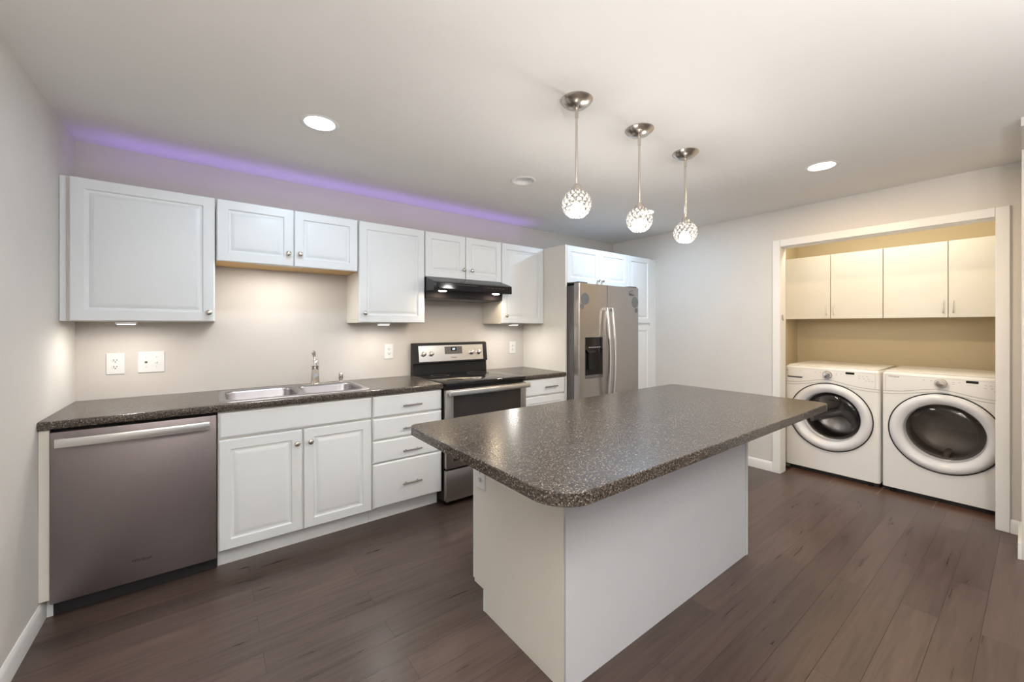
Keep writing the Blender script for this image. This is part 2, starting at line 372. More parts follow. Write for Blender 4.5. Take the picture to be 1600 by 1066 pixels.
# ------------------------------------------------------------------ knobs, pulls
def knob(parent, x, y, z, m=NICKEL):
    mb = MB().lathe([(.0001, -.001), (.0075, -.001), (.0055, .008), (.006, .014), (.0145, .018), (.016, .022), (.0145, .027), (.008, .030), (.0001, .0305)], (x, y, z), (0, -1, 0), 20)
    return part('knob', mb, m, parent, pivot=(x, y, z), ang=50)
def pull(parent, x, y, z, wd=.14):
    mb = MB().cyl((x - wd / 2, y - .026, z), (x + wd / 2, y - .026, z), .0055, 12)
    for s in (-1, 1): mb.cyl((x + s * wd * .30, y + .001, z), (x + s * wd * .30, y - .026, z), .004, 10)
    return part('handle', mb, NICKD, parent, pivot=(x, y, z))
def cdoor(parent, x0, x1, z0, z1, yb, style=RAISED, name='door', m=None):
    return part(name, MB().panel((x0, yb, z0), X1, -Y1, x1 - x0, z1 - z0, style), m or CABW, parent, pivot=(x0, yb, z0), ang=20)

# ------------------------------------------------------------------ wall cabinets
YUF = YU + .0195      # back of doors
def upper(label, x0, x1, z0, z1, doors, gap=.003, wood=False):
    t = thing('wall_cabinet', label, 'cabinet', ((x0 + x1) / 2, -.15, z0), 'white cabinets on the wall')
    part('body', MB().box(x0, x1, YUF + .001, -.001, z0 + (.004 if wood else 0), z1), CABIN if not wood else CABW, t)
    if wood: part('bottom_panel', MB().box(x0 + .001, x1 - .001, YUF + .002, -.002, z0, z0 + .0038), WOODIN, t, 'bare golden wood underside')
    for (a, b, kx, kz) in doors:
        d = cdoor(t, a, b, z0 + .002 if not wood else z0 - .003, z1, YUF)
        knob(d, kx, YU, kz)
    return t
A = upper('large white single-door wall cabinet in the left corner', .0, .640, ZUB, ZUT, [(.0384, .637, .610, 1.424)])
part('filler_strip', MB().box(.002, .026, YUF - .004, YUF, ZUB, ZUT, .001), CABW, A)
upper('short double-door white wall cabinet above the sink, with bare wood underside', .6445, 1.4800, ZMID, ZUT, [(.648, 1.060, 1.029, 1.822), (1.0655, 1.474, 1.097, 1.826)], wood=True)
upper('white single-door wall cabinet between the sink and the range hood', 1.4845, 2.0010, ZUB, ZUT, [(1.4865, 1.999, 1.523, 1.440)])
upper('small double-door white wall cabinet directly above the range hood', 2.0035, 2.7635, ZMID, ZUT, [(2.0065, 2.3795, 2.358, 1.828), (2.3855, 2.7625, 2.437, 1.826)])
upper('white single-door wall cabinet right of the range hood', 2.7655, 3.2800, ZUB, ZUT, [(2.7675, 3.279, 2.812, 1.440)])

# under-cabinet lamps
def under(label, x, y, z, wdt=.085):
    t = thing('under_cabinet_light', label, 'light', (x, y, z), 'small lights under the wall cabinets')
    part('housing', MB().box(x - wdt / 2, x + wdt / 2, y - .03, y + .03, z - .016, z - .0005, .003), PLAST, t)
    part('lens', MB().box(x - wdt / 2 + .008, x + wdt / 2 - .008, y - .022, y + .022, z - .0185, z - .0155), E_PUCK, t, 'glowing warm lens')
    light('under_light', 'AREA', (x, y, z - .021), P_UNDER, NEUTRAL, t, .07, shape='RECTANGLE', size_y=.04)
under('small white light under the large corner cabinet', .245, -.270, ZUB)
under('small white light under the cabinet left of the range hood', 1.685, -.270, ZUB)
under('small white light under the cabinet right of the range hood', 2.945, -.270, ZUB)
t = thing('under_cabinet_light', 'slim light tucked behind the rail of the cabinet over the sink', 'light', (.98, -.29, ZMID - .0005), 'small lights under the wall cabinets')
part('housing', MB().box(.85, 1.12, -.305, -.280, ZMID - .0035, ZMID - .0005), PLAST, t)
light('under_light', 'AREA', (.98, -.2925, ZMID - .006), P_UNDER * 1.8, NEUTRAL, t, .25, shape='RECTANGLE', size_y=.02)

# unseen strip added on the wall cabinets for the violet glow along the ceiling
t = thing('added_glow_strip', 'unseen violet glow strip added on top of the wall cabinets', 'light', (1.65, -.12, ZUT))
part('housing', MB().box(.05, 3.25, -.135, -.105, ZUT + .0005, ZUT + .012), PLAST, t)
light('added_glow_light', 'AREA', (1.66, -.12, ZUT + .016), P_GLOW, (.34, .17, 1.0), t, 3.2, rot=(PI, 0, 0), spread=math.radians(100), shape='RECTANGLE', size_y=.02)

# ------------------------------------------------------------------ fridge bay and pantry
YT = -.6335; YTF = YT + .0195
single('end_panel', MB().box(3.2822, 3.3020, YT, -.001, 0, 2.114, .001), CABIN, 'tall white end panel between the short counter and the fridge', 'panel', (3.292, -.3, 0))
t = thing('fridge_cabinet', 'white double-door cabinet above the refrigerator', 'cabinet', (3.76, -.3, 1.765))
part('body', MB().box(3.3030, 4.2240, YTF + .001, -.001, 1.765, 2.113), CABW, t)
for a, b, kx in ((3.305, 3.7625, 3.735), (3.7675, 4.2225, 3.800)):
    d = cdoor(t, a, b, 1.757, 2.113, YTF); knob(d, kx, YT, 1.803)
t = thing('pantry_cabinet', 'tall narrow white pantry cabinet between the refrigerator and the right wall', 'cabinet', (4.45, -.3, 0))
part('body', MB().box(4.2260, 4.6480, YTF + .001, -.001, .10, 2.113), CABW, t)
part('toe_kick', MB().box(4.2260, 4.6480, -.55, -.53, 0, .10), CABW, t)
part('filler_strip', MB().box(4.6485, XR - .001, YTF - .003, YTF + .012, 0, 2.113), CABW, t)
d = cdoor(t, 4.2300, 4.6440, 1.378, 2.113, YTF); knob(d, 4.262, YT, 1.44)
d = cdoor(t, 4.2300, 4.6440, .115, 1.352, YTF); knob(d, 4.262, YT, 1.27)

# ------------------------------------------------------------------ base cabinets
YBF = YB + .0195
def base_body(t, x0, x1, toe=True, top=.872, hollow=False):
    bm_ = MB().box(x0, x1, YBF + .001, -.002, .108, top)
    if hollow: bm_ = bool_cut(bm_, [MB().box(x0 + .02, x1 - .02, YBF + .02, -.02, .13, top + .1)])
    part('body', bm_, CABIN, t)
    if toe: part('toe_kick', MB().box(x0, x1, -.549, -.530, 0, .1075), CABW, t)
t = thing('base_cabinet', 'white sink base cabinet with false front and two raised-panel doors', 'cabinet', (1.06, -.3, 0))
base_body(t, .6480, 1.4805, hollow=True)
cdoor(t, .652, 1.475, .728, .866, YBF, SLAB, 'false_front')
d = cdoor(t, .652, 1.060, .113, .718, YBF); knob(d, 1.031, YB, .640)
d = cdoor(t, 1.070, 1.475, .113, .718, YBF); knob(d, 1.105, YB, .640)
t = thing('drawer_cabinet', 'white base cabinet with four stacked drawers left of the range', 'cabinet', (1.74, -.3, 0))
base_body(t, 1.4825, 1.9960)
for z0, z1, hz in ((.727, .868, .791), (.574, .716, .633), (.418, .565, .475), (.113, .412, .246)):
    d = cdoor(t, 1.4870, 1.9950, z0, z1, YBF, SLAB, 'drawer'); pull(d, 1.757, YB, hz)
t = thing('base_cabinet', 'white base cabinet with one drawer and one door right of the range', 'cabinet', (3.02, -.3, 0))
base_body(t, 2.7700, 3.2805)
d = cdoor(t, 2.775, 3.2790, .727, .868, YBF, SLAB, 'drawer'); pull(d, 3.085, YB, .799, .15)
d = cdoor(t, 2.775, 3.2790, .113, .716, YBF); knob(d, 2.81, YB, .64)
t = thing('filler_panel', 'narrow white filler panel between the left wall and the dishwasher', 'panel', (.018, -.6, 0))
part('panel', MB().box(.0005, .034, YB + .012, YB + .03, .10, .872, .001), CABIN, t)
part('toe_kick', MB().box(.0135, .034, -.568, -.552, 0, .0995), CABW, t)

# dishwasher
t = thing('dishwasher', 'stainless steel dishwasher in the left corner under the counter', 'dishwasher', (.34, -.3, 0))
part('tub', MB().box(.040, .6420, YB + .045, -.02, .10, .868), BLACKM, t)
part('toe_kick', MB().box(.040, .6440, -.575, -.555, .004, .099), BLACKM, t)
mb = MB().box(.0364, .6435, YB - .003, YB + .044, .0835, .862, .006, 2)
dd = part('door', mb, STEELD, t)
# bowed bar handle
pts = [(.062 + (.612 - .062) * i / 16, YB - .045 - .012 * math.sin(PI * i / 16), .818) for i in range(17)]
mb = MB().tube(pts, 1, sq=(.007, .0155))
for x in (.075, .598): mb.box(x - .010, x + .010, YB - .050, YB - .002, .804, .832, .002)
part('handle', mb, STEELB, dd, 'bright brushed steel bar handle')
text('logo', 'Whirlpool', .021, LOGOD, dd, (.344, YB - .003, .187), X1, Z1, -Y1, shear=.15, wd=.072)

# range
RX0, RX1 = 2.0030, 2.7620; RC = (RX0 + RX1) / 2
t = thing('range', 'freestanding stainless steel electric range with black glass cooktop', 'range', (RC, -.33, 0))
part('body', MB().box(RX0 + .003, RX1 - .003, -.648, -.03, .03, .895), BLACKS, t)
mb = MB().box(RX0, RX1, -.690, -.075, .8955, .921, .006, 2)
ct = part('cooktop', mb, BLACKG, t)
for x, y, r in ((RC - .19, -.22, .08), (RC + .19, -.22, .10), (RC - .19, -.50, .11), (RC + .19, -.50, .08)):
    part('burner_ring', MB().lathe([(r, .0), (r, .0004), (r - .003, .0004), (r - .003, .0)], (x, y, .9212), n=48), DGREY, ct)
prof = [(-.028, .90), (-.080, .90), (-.080, .955), (-.074, 1.005), (-.074, 1.012), (-.098, 1.020), (-.075, 1.186), (-.060, 1.195), (-.028, 1.195)]
bg = part('backguard', MB().prism([(a, b) for a, b in prof], 'x', RX0 + .005, RX1 - .003), BLACKS, t)
# stainless face lies on the slanted front of the backguard
fo = Vector((0, -.0978, 1.020)); fv = Vector((0, .023, .166)).normalized(); fn = Vector((0, -fv.z, fv.y))
def face_pt(x, h, d=0): return Vector((x, 0, 0)) + fo + fv * h + fn * d
def face_box(mb, x0, x1, h0, h1, d0, d1):
    mb.rings([[face_pt(x, h, d) for x, h in ((x0, h0), (x1, h0), (x1, h1), (x0, h1))] for d in (d0, d1)], True, True, True); return mb
fp = part('control_panel', face_box(MB(), RX0 + .052, RX1 - .050, .012, .152, .0, .004), STEELB, bg, 'brushed steel control panel')
for x in (2.113, 2.186, 2.600, 2.678):
    mb = MB().lathe([(.0235, 0), (.0235, .004), (.019, .006), (.0175, .024), (.014, .027), (.0001, .0275)], face_pt(x - .015, .080, .004), fn, 24)
    mb.rings([[face_pt(x - .015 + a, .080 + b, d) for a, b in ((-.003, -.017), (.003, -.017), (.003, .017), (-.003, .017))] for d in (.027, .031)], True, True, True)
    part('knob', mb, STEEL, t, ang=40)
dp = part('display', face_box(MB(), 2.305, 2.485, .072, .140, .004, .0055), DGREY, t, 'dark clock panel')
part('screen', face_box(MB(), 2.368, 2.425, .100, .132, .0055, .0062), BLACKG, dp)
text('digits', '00', .022, E_DISP, dp, face_pt(2.397, .116, .0062), X1, fv, fn, ext=.0004, wd=.026)
text('logo', 'Whirlpool', .018, LOGOD, bg, face_pt(2.395, .040, .004), X1, fv, fn, ext=.0004, shear=.15, wd=.058)
mb = bool_cut(MB().box(RX0 + .001, RX1 - .001, -.690, -.649, .285, .868, .004, 2), [MB().box(RX0 + .060, RX1 - .060, -.70, -.684, .335, .825)])
od = part('oven_door', mb, STEEL, t)
part('window', MB().box(RX0 + .0602, RX1 - .0602, -.6885, -.683, .3352, .8248), OVENG, od, 'dark glass oven window')
pts = [(RX0 + .004 + (RX1 - RX0 - .008) * i / 16, -.742 - .010 * math.sin(PI * i / 16), .851) for i in range(17)]
mb = MB().tube(pts, 1, sq=(.009, .014))
for x in (RX0 + .03, RX1 - .03): mb.box(x - .012, x + .012, -.745, -.689, .840, .862, .003)
part('handle', mb, STEELB, od, 'bright steel bar handle')
part('drawer', MB().box(RX0 + .001, RX1 - .001, -.690, -.649, .042, .272, .005, 2), STEEL, t)
for x in (RX0 + .05, RX1 - .05):
    for y in (-.6, -.1): part('foot', MB().cyl((x, y, 0), (x, y, .03), .02, 12), BLACKM, t)

# range hood
t = thing('range_hood', 'black under-cabinet range hood above the stove', 'hood', (RC, -.2, 1.57))
HX0, HX1 = 2.0045, 2.7625
prof = [(-.001, 1.7435), (-.340, 1.7435), (-.352, 1.738), (-.468, 1.702), (-.484, 1.692), (-.488, 1.640), (-.482, 1.628), (-.345, 1.632), (-.336, 1.577), (-.001, 1.577)]
hb = part('body', MB().prism(prof, 'x', HX0, HX1), HOODB, t, ang=40)
part('front_panel', MB().box(HX0 + .028, HX1 - .004, -.4925, -.4875, 1.642, 1.690, .002), BLACKG, t, 'glossy black front panel with controls')
part('filter', MB().box(HX0 + .02, HX1 - .02, -.32, -.03, 1.570, 1.5765), DGREY, t)
mb = MB()
for i in range(5): mb.box(2.50 + .038 * i, 2.524 + .038 * i, -.4935, -.4922, 1.668, 1.671)
mb.box(2.06, 2.40, -.4935, -.4922, 1.6765, 1.679)
part('buttons', mb, DGREY, t)
for x in (2.115, 2.640):
    mb = MB().lathe([(.0001, -.006), (.026, -.006), (.034, 0)], (x, -.415, 1.6295), n=24)
    lo = part('lamp', mb, E_HOOD, t, 'lit warm lamp')
    light('hood_light', 'AREA', (x, -.415, 1.620), P_HOOD, WARM, t, .06)

# ------------------------------------------------------------------ worktops
def top_profile(yf):
    return [(-.001, .876), (-.001, .914), (yf + .014, .914), (yf + .006, .9125), (yf + .001, .908), (yf, .901), (yf, .886), (yf + .003, .879), (yf + .008, .876)]
SX0, SX1, SY0, SY1 = .655, 1.492, -.588, -.075
mb = bool_cut(MB().prism(top_profile(YC), 'x', .001, 2.0005), [MB().box(SX0 + .02, SX1 - .02, SY0 + .02, SY1 - .02, .80, 1.0)])
single('countertop', mb, COUNTER, 'long dark speckled countertop holding the sink', 'countertop', (1.0, -.3, .876))
single('countertop', MB().prism(top_profile(YC), 'x', 2.7645, 3.2815), COUNTER, 'short dark speckled countertop between the range and the fridge', 'countertop', (3.02, -.3, .876))

def rrect(x0, x1, y0, y1, r, z, k=6):
    pts = []
    for cx, cy, a0 in ((x1 - r, y1 - r, 0), (x0 + r, y1 - r, 90), (x0 + r, y0 + r, 180), (x1 - r, y0 + r, 270)):
        for i in range(k + 1):
            a = math.radians(a0 + 90 * i / k); pts.append((cx + r * math.cos(a), cy + r * math.sin(a), z))
    return pts
# sink
t = thing('sink', 'double-bowl stainless steel sink set in the long countertop', 'sink', (1.07, -.33, .914))
bowls = ((.690, 1.068, -.548, -.170), (1.102, 1.458, -.548, -.170))
rim = MB().rings([rrect(SX0, SX1, SY0, SY1, .045, .9145), rrect(SX0 + .001, SX1 - .001, SY0 + .001, SY1 - .001, .045, .918), rrect(SX0 + .006, SX1 - .006, SY0 + .006, SY1 - .006, .042, .920)], True, True, True)
rim = bool_cut(rim, [MB().rings([rrect(a, b, c, d, .065, z) for z in (.90, .95)], True, True, True) for a, b, c, d in bowls])
part('rim', rim, SINKM, t)
for a, b, c, d in bowls:
    R = []
    for ins, z, r in ((-.004, .9188, .066), (0, .917, .065), (.004, .905, .06), (.010, .77, .055), (.022, .748, .05), (.05, .742, .04)):
        R.append(rrect(a + ins, b - ins, c + ins, d - ins, max(r, .02), z))
    bw = part('bowl', MB().rings(R, True, False, True), SINKM, t, ang=60)
    part('drain', MB().lathe([(.0001, .0015), (.03, .0015), (.042, .003), (.044, .0005)], ((a + b) / 2, (c + d) / 2 + .05, .742), n=24), CHROME, bw)
# faucet
fx, fy, fz = 1.232, -.118, .9202
t = thing('faucet', 'brushed nickel single-lever faucet behind the sink', 'faucet', (fx, fy, fz))
part('base', MB().lathe([(.0001, 0), (.033, 0), (.033, .004), (.030, .010), (.0001, .011)], (fx, fy, fz), n=28), NICKEL, t)
part('body', MB().lathe([(.030, .009), (.028, .03), (.0245, .09), (.0235, .125), (.026, .128), (.026, .134), (.0001, .134)], (fx, fy, fz), n=28), NICKEL, t, ang=50)
part('cap', MB().lathe([(.0255, .134), (.0245, .160), (.020, .178), (.011, .188), (.0001, .190)], (fx, fy, fz), n=28), CHROME, t, 'polished dome above the body', 50)
sd = Vector((CAMX - fx, CAMY - fy, 0)).normalized(); sp0 = Vector((fx, fy, fz + .085)) 
part('spout', MB().tube([sp0 + sd * .015, sp0 + sd * .05 + Z1 * .012, sp0 + sd * .10 + Z1 * .018, sp0 + sd * .15 + Z1 * .012, sp0 + sd * .172 - Z1 * .002], [.017, .0175, .018, .0195, .019], 18), NICKEL, t, ang=60)
part('lever', MB().tube([(fx - .002, fy, fz + .183), (fx - .004, fy + .004, fz + .203), (fx - .008, fy + .006, fz + .222), (fx - .010, fy + .004, fz + .240), (fx - .009, fy + .002, fz + .243)], [.010, .010, .014, .013, .006], 14), NICKEL, t, ang=60)
part('side_plate', MB().rings([rrect(fx - .10, fx + .10, fy - .028, fy + .022, .024, z) for z in (.9202, .924)], True, True, True), NICKEL, t)
t = thing('soap_dispenser', 'short brushed nickel dispenser right of the faucet', 'dispenser', (1.412, -.112, .9202))
part('base', MB().lathe([(.0001, 0), (.022, 0), (.022, .003), (.017, .008), (.0001, .008)], (1.412, -.112, .9202), n=20), NICKEL, t)
part('stem', MB().lathe([(.0115, .007), (.013, .020), (.0155, .026), (.0155, .058), (.013, .068), (.006, .072), (.0001, .0725)], (1.412, -.112, .9202), n=20), NICKEL, t, ang=50)

# ------------------------------------------------------------------ outlets and switches
def outlet(label, o, u, n, wd=.079, ht=.125):
    """duplex outlet: o = centre on the wall"""
    o, u, n = Vector(o), Vector(u), Vector(n)
    t = thing('wall_outlet', label, 'outlet', o)
    part('plate', MB().panel(o - u * wd / 2 - Z1 * ht / 2, u, n, wd, ht, [(0, .0003), (0, .004), (.003, .0062)]), PLAST, t)
    for s in (-1, 1):
        c = o + Z1 * s * .0195
        rc = part('receptacle', MB().rings([[c + u * .0165 * math.cos(a) * k + Z1 * .0142 * math.sin(a) * k + n * d for a in [2 * PI * i / 20 for i in range(20)]] for k, d in ((1, .006), (1, .0075), (.95, .008))], True, True, True), PLAST, t)
        mb = MB()
        for dx, w_, h_ in ((-.0064, .0017, .0050), (.0064, .0017, .0042)):
            q = c + u * dx + Z1 * .003
            mb.rings([[q + u * a * w_ + Z1 * b * h_ + n * d for a, b in ((-1, -1), (1, -1), (1, 1), (-1, 1))] for d in (.0079, .0083)], True, True, True)
        q = c - Z1 * .0075
        mb.rings([[q + u * .0032 * math.cos(a) + Z1 * .0032 * math.sin(a) + n * d for a in [2 * PI * i / 10 for i in range(10)]] for d in (.0079, .0083)], True, True, True)
        part('slots', mb, SLOT, rc)
    return t
outlet('white outlet under the large corner cabinet, left of the double plate', (.166, 0, 1.119), X1, -Y1)
outlet('white outlet on the back wall just left of the range', (1.824, 0, 1.131), X1, -Y1)
outlet('white outlet on the back wall right of the range', (3.137, 0, 1.123), X1, -Y1)
outlet('white outlet on the end of the island under its worktop', (1.6448, -1.722, .633), -Y1, -X1, .079, .13)
t = thing('switch_plate', 'white double plate with toggle switch and button, left of the sink', 'switch', (.326, 0, 1.1215))
part('plate', MB().panel((.264, 0, 1.057), X1, -Y1, .124, .129, [(0, .0003), (0, .004), (.003, .0062)]), PLAST, t)
part('toggle', MB().box(.345, .355, -.016, -.006, 1.117, 1.126, .001).box(.3445, .3555, -.0068, -.006, 1.107, 1.134), PLAST, t)
part('button', MB().lathe([(.0065, .006), (.0065, .009), (.005, .011), (.0001, .0115)], (.302, 0, 1.122), (0, -1, 0), 16), SLOT, t, 'small dark round button')
for x in (.302, .350):
    for z in (1.092, 1.152): part('screw', MB().cyl((x, -.006, z), (x, -.0068, z), .003, 10), PRINT, t)

# ------------------------------------------------------------------ refrigerator
FX0, FX1, FXM, FYF, FZT = 3.3080, 4.2060, 3.7000, -.785, 1.7420
t = thing('refrigerator', 'stainless steel side-by-side refrigerator with water dispenser', 'refrigerator', (3.757, -.4, 0))
part('body', MB().box(FX0 + .004, FX1 - .004, -.712, -.03, .03, 1.725, .004), DGREY, t)
part('base_grille', MB().box(FX0 + .01, FX1 - .01, -.75, -.713, .012, .075), BLACKM, t)
vert = lambda c, d: abs(d.z) > .5 and c.y < -.76 and (c.x < 3.4 or c.x > 4.1)
DX0, DX1, DZ0, DZ1 = 3.3870, 3.6350, .855, 1.240
mb = bool_cut(MB().box(FX0, FXM - .003, FYF, -.722, .085, FZT, .012, 3, vert), [MB().box(DX0, DX1, -.80, -.735, DZ0, DZ1)])
dl = part('door', mb, STEEL, t, 'left door with the dispenser')
dr = part('door', MB().box(FXM + .003, FX1, FYF, -.722, .085, FZT, .012, 3, vert), STEEL, t, 'right door without dispenser')
part('gasket', MB().box(FX0 + .012, FX1 - .012, -.7218, -.7125, .09, 1.728), BLACKM, t)
for x in (FX0 + .07, FX1 - .07): part('hinge_cover', MB().box(x - .06, x + .06, -.77, -.62, 1.7425, 1.757, .006, 2), DGREY, t)
def fhandle(parent, x):
    pts = []
    for i in range(25):
        s = i / 24; pts.append((x, FYF - .030 - .034 * math.sin(PI * s) ** .8, 1.520 - .92 * s))
    mb = MB().tube(pts, 1, sq=(.011, .0085))
    mb.box(x - .011, x + .011, FYF - .038, FYF - .0005, 1.495, 1.523, .003).box(x - .011, x + .011, FYF - .038, FYF - .0005, .597, .625, .003)
    part('handle', mb, STEELB, parent, 'bowed bright steel handle')
fhandle(dl, FXM - .038); fhandle(dr, FXM + .038)
dsp = part('dispenser', MB().box(DX0 + .0005, DX1 - .0005, -.738, -.7352, DZ0 + .0005, DZ1 - .0005), BLACKS, t, 'black ice and water dispenser recess')
mb = MB().box(DX0 + .001, DX1 - .001, FYF - .002, -.739, 1.125, DZ1 - .001, .004)
mb.prism([(DX0 + .03, 1.124), (DX1 - .01, 1.124), (DX1 - .03, 1.10), (DX0 + .08, 1.085)], 'y', -.77, -.739)
part('control_head', mb, BLACKG, dsp)
mb = MB()
for i in range(6): mb.box(DX0 + .05 + .028 * i, DX0 + .068 + .028 * i, FYF - .0028, FYF - .0018, 1.142, 1.149)
part('buttons', mb, PRINT, dsp)
part('paddle', MB().box(DX0 + .075, DX0 + .105, -.766, -.745, .955, 1.085, .003).box(DX0 + .065, DX0 + .125, -.772, -.75, .94, .957, .003), BLACKS, dsp)
part('drip_tray', MB().box(DX0 + .002, DX1 - .002, FYF - .003, -.739, DZ0 + .001, DZ0 + .026, .003), DGREY, dsp)
def sticker(parent, x, z, r, rz, label):
    part('sticker', MB().rings([[(x + r * math.cos(a), y, z + rz * math.sin(a)) for a in [2 * PI * i / 32 for i in range(32)]] for y in (FYF - .0001, FYF - .0007)], True, True, True), STICK, parent, label)
sticker(dl, 3.386, 1.598, .055, .055, 'large round grey sticker'); sticker(dl, 3.346, 1.527, .026, .026, 'small round grey sticker')
sticker(dr, 4.140, 1.592, .055, .056, 'large round grey sticker'); sticker(dr, 4.163, 1.508, .025, .026, 'small round grey sticker')
lg = text('logo', 'Whirlpool', .030, LOGOD, dr, (4.080, FYF, 1.667), X1, Z1, -Y1, ext=.0008, shear=.15, wd=.085)
mb = MB()
for i in range(40):
    pass
for (ra, rb, tilt) in ((.034, .013, .35),):
    R = []
    for i in range(33):
        a = 2 * PI * i / 32 * .86; x, z = ra * math.cos(a), rb * math.sin(a)
        R.append((4.080 + x * math.cos(tilt) - z * math.sin(tilt), FYF - .001, 1.694 + x * math.sin(tilt) + z * math.cos(tilt)))
    mb.tube(R, .0018, 6)
part('emblem', mb, LOGOD, dr)

# ------------------------------------------------------------------ island
IX0, IX1, IY0, IY1 = 1.6450, 3.1400, -2.290, -1.662
t = thing('island_cabinet', 'white kitchen island base standing under the dark speckled worktop', 'cabinet', (2.39, -1.97, 0))
prof = [(IY0 + .012, 0), (IY1 - .098, 0), (IY1 - .098, .100), (IY1 - .0, .100), (IY1 - .0, .8745), (IY0 + .012, .8745)]
part('body', MB().prism(prof, 'x', IX0 + .012, IX1 - .012), CABIN, t)
for a, b in ((IX0, IX0 + .0118), (IX1 - .0118, IX1)):
    part('end_panel', MB().prism(prof, 'x', a, b), CABIN, t)
part('back_panel', MB().box(IX0 + .002, IX1 - .002, IY0 + .004, IY0 + .0118, 0, .8745), ISLDIM, t)
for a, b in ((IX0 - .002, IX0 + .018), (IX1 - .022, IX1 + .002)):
    part('corner_strip', MB().box(a, b, IY0 - .001, IY0 + .0036, 0, .8745, .001), ISLDIM, t)
part('toe_kick', MB().box(IX0 - .001, IX1, IY1 - .0975, IY1 - .080, 0, .0995), CABW, t)
for k in range(3):
    a = IX0 + .002 + k * .4977; b = a + .4937
    mb = MB().panel((b, IY1 + .001, .112), -X1, Y1, b - a, .60, RAISED)
    d = part('door', mb, CABW, t, ang=20)
    part('knob', MB().lathe([(.006, 0), (.006, .014), (.015, .018), (.012, .028), (.0001, .03)], (b - .04, IY1 + .0205, .64), (0, 1, 0), 16), NICKEL, d, ang=50)
    d = part('drawer', MB().panel((b, IY1 + .001, .724), -X1, Y1, b - a, .14, SLAB), CABW, t, ang=20)
    mb = MB().cyl(((a + b) / 2 - .07, IY1 + .046, .795), ((a + b) / 2 + .07, IY1 + .046, .795), .0055, 12)
    for s in (-1, 1): mb.cyl(((a + b) / 2 + s * .045, IY1 + .0195, .795), ((a + b) / 2 + s * .045, IY1 + .046, .795), .004, 8)
    part('handle', mb, NICKD, d)
def poly_round(x0, x1, y0, y1, rads, z, k=8, ins=0):
    pts = []
    for cx, cy, sx, sy, a0, r in ((x1, y1, -1, -1, 0, rads[0]), (x0, y1, 1, -1, 90, rads[1]), (x0, y0, 1, 1, 180, rads[2]), (x1, y0, -1, 1, 270, rads[3])):
        for i in range(k + 1):
            a = math.radians(a0 + 90 * i / k)
            pts.append((cx + sx * r + (r - ins) * math.cos(a), cy + sy * r + (r - ins) * math.sin(a), z))
    return pts
TX0, TX1, TY0, TY1 = 1.300, 3.372, -2.622, -1.672; rd = (.045, .04, .115, .05)
R = [poly_round(TX0, TX1, TY0, TY1, rd, z, ins=i) for i, z in ((.002, .8755), (.0, .8775), (0, .9112), (.0028, .914))]
single('island_worktop', MB().rings(R, True, True, True), COUNTER, 'large dark speckled worktop with rounded corners on the white island', 'countertop', (2.33, -2.14, .8755), ang=20)
single('support_bracket', MB().box(1.395, 1.425, -1.80, -1.72, .862, .8752, .004), BLACKS, 'small dark bump under the left back corner of the island worktop', 'bracket', (1.41, -1.76, .862))

# ------------------------------------------------------------------ recessed ceiling lights
def downlight(label, x, y, em, col, power, on=True, group='recessed ceiling lights'):
    t = thing('recessed_light', label, 'ceiling light', (x, y, ZC), group)
    part('trim_ring', MB().lathe([(.073, .012), (.073, -.002), (.080, -.005), (.092, -.003), (.094, -.0005)], (x, y, ZC), n=48), TRIM, t, ang=50)
    part('can', MB().lathe([(.0735, .010), (.070, .05), (.066, .14), (.0001, .145)], (x, y, ZC), n=40), TRIM, t, ang=50)
    if on:
        part('lens', MB().lathe([(.0001, -.001), (.040, .0), (.060, .006), (.0705, .016)], (x, y, ZC), n=40), em, t, 'glowing bulb face')
        light('down_light', 'AREA', (x, y, ZC - .008), power, col, t, .13)
    else:
        part('bulb', MB().lathe([(.0001, .055), (.03, .058), (.05, .066), (.058, .08), (.03, .13)], (x, y, ZC), n=32), LCAB, t, 'unlit frosted bulb')
downlight('lit recessed ceiling light nearest the left wall', 1.072, -1.058, E_COOL, COOL, P_DOWN)
downlight('lit recessed ceiling light near the laundry opening', 3.847, -2.455, E_WARM, (1, .72, .40), P_DOWN * 2.4)
downlight('lit recessed ceiling light in front of the fridge, behind the middle pendant', 3.85, -1.11, E_COOL, (.50, .74, 1.0), P_DOWN * 1.5)
downlight('unlit recessed ceiling light between the sink cabinets and the pendants', 2.44, -1.053, None, None, 0, False)
for x, y in downs[4:]:  # extra lights added out of view to even out the room light
    downlight('unseen recessed light added behind the viewer for fill', x, y, E_WARM, NEUTRAL, P_DOWN, True)

